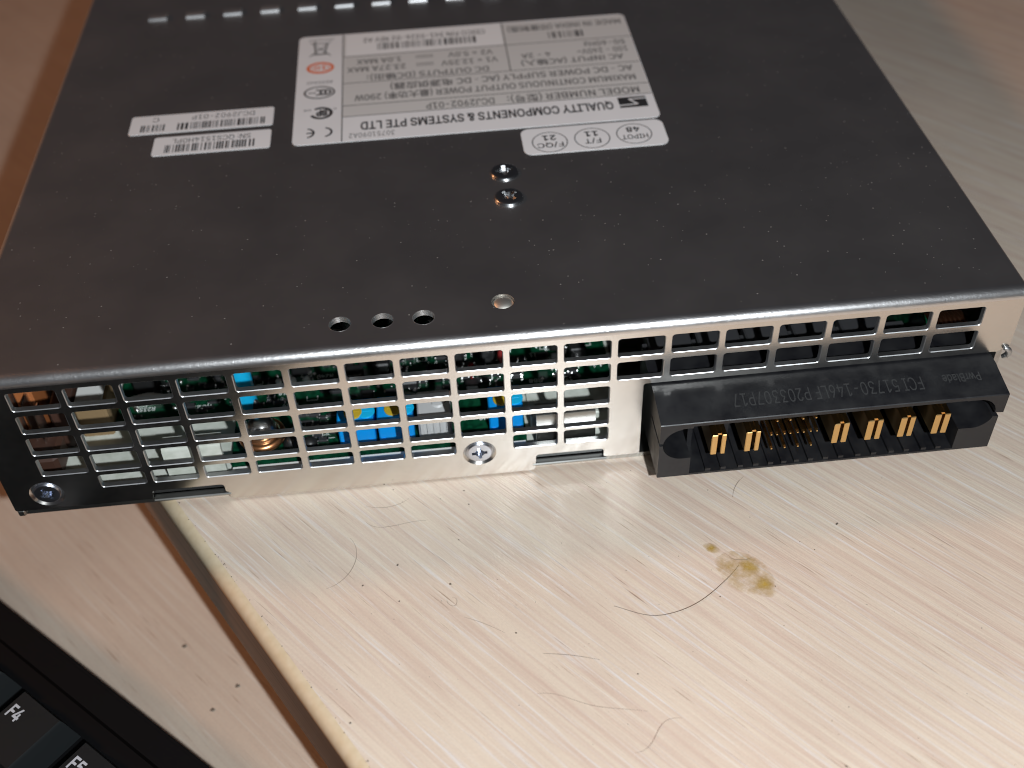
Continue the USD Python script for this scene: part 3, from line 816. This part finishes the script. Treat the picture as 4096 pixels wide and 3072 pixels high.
trimmer(56.4, 63.6, 59.6, 62.2)
trimmer(64.3, 71.4, 67.6, 70.0)
trimmer(86.5, 93.3, 89.3, 91.8)
blk = [box(72.3, 79.0, 6.9, 14.0, ZB, -22.4, 0.3)] + [box(72.7 + 1.3 * k, 73.35 + 1.3 * k, 6.45, 7.0, -29.0, -23.4) for k in range(5)] + [lathe([(0, 0), (1.5, 0), (1.2, 0.35), (0, 0.45)], (76.6, 10.2, -22.4), n=18)]
obj('terminal_block', cat_(*blk), GREYP, psu, label='light grey ribbed terminal block')
a = np.linspace(0, 2 * np.pi, 28, endpoint=False)
tor = trimesh.creation.torus(3.75, 0.95, major_sections=36, minor_sections=12)
tor.apply_translation([41.0, 9.7, -26.5])
obj('copper_ring', cat_(tor), COPPER, psu, smooth=60, label='copper ring around the silver capacitor top')
dom = lathe([(0, -29.6), (3.1, -29.6), (3.15, -25.2), (2.95, -24.0), (2.4, -23.0), (1.6, -22.35), (0.8, -22.05), (0, -22.0)], (41.0, 9.8, 0), n=32)
obj('silver_dome', dom, TINNED, psu, smooth=50)
for x, y, r, h in ((46.4, 9.0, 1.7, 2.6), (50.0, 9.0, 1.6, 1.6), (38.6, 20.5, 1.1, 3)):
    s = trimesh.creation.icosphere(2, 1.0)
    s.vertices *= (1 + 0.12 * (meshkit.fbm(s.vertices * 2.2 + 9, seed=3) - 0.5))[:, None] * np.array([r, r, h])
    s.apply_translation([x, y, ZB])
    obj('black_bead', s, BLACKP, psu, smooth=60)
obj('blue_capacitor', cat_(lathe([(0, 0), (2.0, 0), (2.3, 0.5), (2.3, 19.5), (1.9, 20.6), (0, 20.8)], (36.7, 21.5, ZB), n=28)), CYAN, psu, smooth=40, label='tall bright blue cylindrical capacitor')
for k in range(4):
    x = 43.2 + 1.55 * k + (1.4 if k == 3 else 0)
    obj('white_bead', lathe([(0, 0), (0.55, 0.1), (0.6, 0.9), (0.4, 1.1), (0.62, 1.5), (0.6, 2.3), (0.3, 2.7), (0, 2.75)], (x, 26.3, ZB), n=14), WHITEP, psu, smooth=50)
brk = extrude_x([(3.4, -31.6), (3.4, -22.6), (3.75, -21.9), (4.5, -21.7), (6.8, -21.7), (6.8, -22.6), (4.7, -22.7), (4.4, -23.1), (4.4, -31.6)], 22.6, 33.9)
obj('bracket', brk, INSUL, psu, smooth=40)
brk2 = extrude_x([(3.4, -31.6), (3.4, -23.4), (3.75, -22.2), (4.8, -21.9), (6.8, -21.9), (6.8, -22.8), (4.9, -22.9), (4.4, -23.5), (4.4, -31.6)], 95.6, 107.4)
obj('bracket', brk2, STEEL_IN, psu, smooth=40)
obj('heat_sink', cat_(box(95.0, 112.5, 8.0, 9.2, -31.6, -27.0, 0.2), box(95.0, 112.5, 9.2, 19.0, -31.6, -30.6)), INSUL, psu)
obj('transformer', cat_(box(-6.4, 0.8, 7.5, 15, -31.6, -25.5, 0.8), box(-1.2, 2.6, 16, 26, -31.6, -20.5, 0.6)), BROWN, psu, label='dark copper-brown wound transformer')
obj('orange_tape', box(-6.6, -3.0, 17, 40, -31.6, -14.0, 0.4), TAPE, psu)
obj('clear_fin', cat_(box(-3.9, -3.6, 13, 17, -30, -15.5), box(-2.0, -1.7, 12, 15.5, -30, -17.5)), TINNED, psu)
obj('tan_block', cat_(box(2.8, 9.2, 18.6, 27, -31.6, -22.6, 0.4), box(3.2, 8.6, 18.4, 18.7, -29.6, -28.8, 0.1)), CARD, psu)
obj('white_block', box(3.2, 8.7, 19.0, 26.6, -22.6, -22.0, 0.15), WHITEP, psu)
obj('white_glue', trimesh.Trimesh(*(lambda s: ((s.vertices * (1 + 0.5 * (meshkit.fbm(s.vertices * 1.6 + 4, seed=5) - 0.5))[:, None]) * [4.6, 1.3, 1.3] + [15.8, 26.0, ZB + 0.5], s.faces))(trimesh.creation.icosphere(3, 1.0)), process=False), WHITEP, psu, smooth=60)
for x0, x1, y0, y1, h in ((12.5, 18.5, 28.2, 36, 5), (45.6, 49.4, 29.4, 34, 3), (57.5, 61.2, 24.3, 28, 3.4), (63.2, 66.8, 27.4, 31, 3), (74.5, 77.8, 23.4, 26.4, 3.2), (79.2, 82.6, 28.2, 32, 4), (86.2, 89.4, 28.0, 32, 5), (51.8, 55.2, 23.2, 26, 2.6), (69.0, 72.6, 22.2, 24.6, 2), (98, 100.6, 24.5, 27.2, 3), (105.4, 109, 26.5, 30, 3.2), (82.4, 85.4, 20.0, 22.2, 1.8), (60.5, 63.2, 20.0, 22, 1.6), (101.5, 104, 30, 33, 3), (18, 26, 34, 46, 21), (27.5, 33.5, 33, 40, 14), (52.5, 57.5, 33, 42, 9), (60, 66, 30.5, 36, 5.5), (75.5, 81.0, 33.5, 40, 9), (85, 93, 34, 46, 18), (67, 72, 36, 44, 12), (99.5, 112, 39, 50, 22), (40, 52, 40, 56, 24), (56, 80, 46, 60, 26)):
    obj('black_component', box(x0, x1, y0, y1, ZB, ZB + h, 0.35), BLACKP, psu)
for x, y in ((90.6, 26.5), (84.0, 23.0)):
    obj('red_diode', cat_(lathe([(0, 0), (0.7, 0.1), (0.75, 2.0), (0.5, 2.5), (0, 2.6)], (x, y, ZB + 2.5), n=14), lathe([(0, 0), (0.25, 0), (0.25, 2.6), (0, 2.6)], (x, y, ZB), n=8)), REDP, psu)
for x in (121.5, 133, 145, 157, 168):
    obj('black_component', box(x, x + 8.5, 24, 34, -27, -9 + (x % 3), 0.3), BLACKP, psu)
for x, y, r in ((160.2, 27.5, 1.5), (165.5, 26.0, 1.4)):
    obj('blue_cap', lathe([(0, 0), (r, 0), (r, 15), (r * 0.8, 15.6), (0, 15.8)], (x, y - 6, -23), n=20), BLUE, psu, smooth=40)
obj('copper_coil', cat_(*[(lambda t: (t.apply_translation([175.2 + 0.95 * k, 10.5, -16]), t)[1])((lambda t: (t.apply_transform(trimesh.transformations.rotation_matrix(math.pi / 2, [0, 1, 0])), t)[1])(trimesh.creation.torus(3.8, 0.5, 26, 8))) for k in range(8)]), COPPERD, psu, smooth=60, label='copper wire coil behind the right end of the grille')
obj('silver_wire', tube([(171.8, 6.5, -16.0), (174, 6.0, -14.6), (176.4, 6.3, -14.6), (178, 7.5, -15.4)], 0.7, 10), TINNED, psu, smooth=60)
obj('green_riser', box(171.9, 172.6, 4, 40, -26, -9), PCB, psu)

# ================================================================ bits lying on the desk
HAIRS = {
    'long': ([(105.21, -34.18), (108.64, -35.97), (111.86, -37.11), (115.32, -36.99), (120.28, -35.32), (125.09, -32.05), (128.03, -29.54), (129.61, -27.91)], 'long dark hair curving down-left from the yellow stain'),
    'a': ([(60.71, -4.89), (65.98, -5.71), (69.15, -4.06)], 'short bent hair lying closest below the grille, near the desk edge'),
    'b': ([(57.63, -12.61), (58.83, -17.34), (57.07, -21.57), (53.29, -24.0)], 'wavy hair close to the cream edge band, ending near its rim'),
    'c': ([(78.1, -33.3), (81.38, -35.06), (85.12, -37.52)], 'short straight hair just below the small curled hair'),
    'd': ([(91.3, -42.52), (96.16, -43.55), (100.94, -44.95)], 'straight dark hair in the middle of the foreground desk top'),
    'e': ([(89.29, -50.3), (95.0, -52.01), (97.5, -53.32), (102.11, -54.64), (107.26, -55.72)], 'long thin hair near the bottom of the picture, almost straight'),
    'f': ([(112.74, -57.66), (108.77, -58.94), (107.67, -60.53), (103.85, -62.91)], 'kinked pale hair nearest the bottom of the picture'),
    'g': ([(132.35, -11.62), (133.64, -8.89), (135.79, -6.65)], 'fine hair just below the black connector'),
    'h': ([(75.38, -29.17), (75.55, -30.23), (76.55, -30.77), (77.06, -30.0), (76.21, -28.78)], 'tiny hair curled into a hook'),
    'i': ([(128.27, -26.05), (129.88, -26.84), (132.34, -26.55)], 'short hair lying on top of the yellow stain'),
    'j': ([(60.68, -9.07), (62.5, -10.49), (66.78, -10.62), (72.32, -10.13)], 'pale sagging hair below the bent hair, near the grille'),
}
from scipy.interpolate import make_interp_spline
for k, (pts, lab) in HAIRS.items():
    p = np.array(pts)
    t = np.r_[0, np.cumsum(np.hypot(*np.diff(p, axis=0).T))]
    q = make_interp_spline(t, p, k=min(3, len(p) - 1) if len(p) > 3 else 2)(np.linspace(0, t[-1], 26))
    r = (0.06 if k == 'long' else 0.032) * np.sin(np.linspace(0.35, np.pi - 0.25, 26)) ** 0.5
    obj('hair', tube(np.c_[q, ZT + 0.06 + 0.12 * np.sin(np.linspace(0, np.pi, 26)) ** 2], r, 5), HAIRM if k in ('long', 'd', 'i') else HAIRP, smooth=60, label=lab, cat='hair', group='hairs lying on the desk top')

SPK = [(80.16, -3.38), (80.85, -7.01), (78.29, -15.56), (76.11, -25.71), (66.52, -20.15), (59.99, -24.1), (64.38, 0.3), (87.07, -37.75), (150.38, -20.66), (57.73, -52.09), (66.59, -28.45), (106.96, -48.51), (134.99, -33.4), (124.53, -34.45), (136.97, -69.08)]
sp = []
for k in range(130):
    x, y = SPK[k] if k < len(SPK) else (RNG.uniform(40, 190), RNG.uniform(-75, 0))
    if ((np.array([x, y]) - E0) @ EN) > -1.0:
        continue
    s = trimesh.creation.icosphere(0, 1.0)
    r = RNG.uniform(0.12, 0.22) if k < len(SPK) else RNG.uniform(0.03, 0.09)
    s.vertices = s.vertices * RNG.uniform(0.7, 1.3, (len(s.vertices), 1)) * [r * RNG.uniform(0.8, 1.8), r, r * 0.5]
    s.apply_transform(trimesh.transformations.rotation_matrix(RNG.uniform(0, 6.28), [0, 0, 1]))
    s.apply_translation([x, y, ZT + r * 0.3])
    sp.append(s)
for k in range(38):        # crumbs caught along the joint of the edge band
    p = E0 + ED * RNG.uniform(0.5, 75) - EN * RNG.uniform(-0.15, 0.35)
    s = trimesh.creation.icosphere(0, 1.0)
    r = RNG.uniform(0.03, 0.13)
    s.vertices = s.vertices * RNG.uniform(0.7, 1.3, (len(s.vertices), 1)) * [r * RNG.uniform(0.8, 2.2), r, r * 0.5]
    s.apply_transform(trimesh.transformations.rotation_matrix(RNG.uniform(0, 6.28), [0, 0, 1]))
    s.apply_translation([*p, ZT + r * 0.3])
    sp.append(s)
obj('dust', cat_(*sp), SPECK, smooth=False, label='scattered dark dust specks and crumbs on the desk top', cat='dust', kind='stuff')
ts = []
for x, y in ((12.2, 4.14), (25.33, -7.98), (20.27, -13.43)):
    s = trimesh.creation.icosphere(1, 1.0)
    s.vertices = s.vertices * RNG.uniform(0.7, 1.3, (len(s.vertices), 1)) * [0.5, 0.42, 0.25]
    s.apply_translation([x, y, ZTRAY + 0.1])
    ts.append(s)
for s, lab in zip(ts, ('dark crumb on the lower shelf, furthest from the camera', 'brown crumb on the lower shelf nearest the desk edge', 'brown crumb on the lower shelf nearest the keyboard')):
    obj('crumb', s, SPECK, smooth=50, label=lab, cat='crumb', group='crumbs on the lower shelf')


# dried yellow spill: a thin film, thickest where it is darkest
STAIN = mat('dried_spill', {**POS, 'n': ('noise_texture', {'scale': 0.55, 'detail': 5.0, 'roughness': 0.65}), 'n2': ('noise_texture', {'scale': 2.2, 'detail': 4.0, 'roughness': 0.7}),
                            'at': ('attribute', {'attribute': 'thick'}), 'm1': ('math', {'math_type': 'multiply_add', 'value2': 1.1, 'value3': -0.50}), 'ad': ('math', {'math_type': 'add', 'use_clamp': True}),
                            'm2': ('math', {'math_type': 'multiply', 'use_clamp': True}), 'r': ('rgb_ramp', {'ramp': [(0.0, (0.64, 0.50, 0.27)), (0.5, (0.52, 0.34, 0.08)), (1.0, (0.24, 0.13, 0.02))]}),
                            'p': ('principled_bsdf', {'roughness': 0.25}), 't': ('transparent_bsdf', {}), 'mix': ('mix_closure', {})},
            POSL + [('mm.vector', 'n.vector'), ('mm.vector', 'n2.vector'), ('n.fac', 'm1.value1'), ('m1.value', 'ad.value1'), ('at.fac', 'ad.value2'), ('ad.value', 'm2.value1'), ('at.alpha', 'm2.value2'), ('n2.fac', 'r.fac'), ('r.color', 'p.base_color'),
                    ('m2.value', 'mix.fac'), ('t.BSDF', 'mix.closure1'), ('p.BSDF', 'mix.closure2')], 'mix.closure')


def film(cx, cy, outline, spots, lab):
    n, rings = len(outline), 9
    v, th = [(cx, cy, ZT + 0.05)], []
    o = np.array(outline)
    for k in range(1, rings + 1):
        s = k / rings
        for p in o:
            q = (cx + (p[0] - cx) * s, cy + (p[1] - cy) * s)
            v.append((*q, ZT + 0.03 + 0.10 * (1 - s ** 4)))
    v = np.array(v)
    f = [(0, 1 + i, 1 + (i + 1) % n) for i in range(n)]
    for k in range(rings - 1):
        for i in range(n):
            a, b = 1 + k * n + i, 1 + k * n + (i + 1) % n
            f += [(a, a + n, b + n), (a, b + n, b)]
    t = np.full(len(v), 0.15)
    for x, y, r, h in spots:
        t += h * np.exp(-(((v[:, 0] - x) ** 2 + (v[:, 1] - y) ** 2) / r ** 2))
    s = np.r_[0, np.repeat(np.arange(1, rings + 1) / rings, n)]
    t *= np.clip((1 - s) * 6, 0, 1)
    m = trimesh.Trimesh(v, f, process=False)
    path = obj('stain', m, STAIN, smooth=True, label=lab, cat='stain')
    pv = UsdGeom.PrimvarsAPI(stage.GetPrimAtPath(path)).CreatePrimvar('thick', Sdf.ValueTypeNames.FloatArray, 'vertex')
    pv.Set([float(x) for x in t])


def blob(cx, cy, rx, ry, n, seed, rot=0.0, amp=0.25):
    a = np.linspace(0, 2 * np.pi, n, endpoint=False)
    w = 1 + amp * (meshkit.fbm(np.c_[np.cos(a) * 1.3 + seed, np.sin(a) * 1.3, a * 0], seed=seed) - 0.5) * 2
    x, y = rx * w * np.cos(a), ry * w * np.sin(a)
    return [(cx + x_ * math.cos(rot) - y_ * math.sin(rot), cy + x_ * math.sin(rot) + y_ * math.cos(rot)) for x_, y_ in zip(x, y)]


film(130.2, -30.2, blob(130.2, -30.2, 6.4, 4.3, 60, 3, -0.75), [(131.4, -28.9, 1.3, 0.6), (133.1, -32.7, 1.2, 0.7), (127.8, -27.6, 2.4, 0.12), (132.0, -26.6, 1.6, 0.2), (129.5, -35.4, 1.2, 0.3)], 'dried yellow-brown spill stain on the desk top, the large patch')
film(125.4, -23.4, blob(125.4, -23.4, 1.7, 1.1, 30, 5, -0.6), [(125.5, -23.5, 0.9, 0.6)], 'small yellowish stain spot just beyond the large stain')
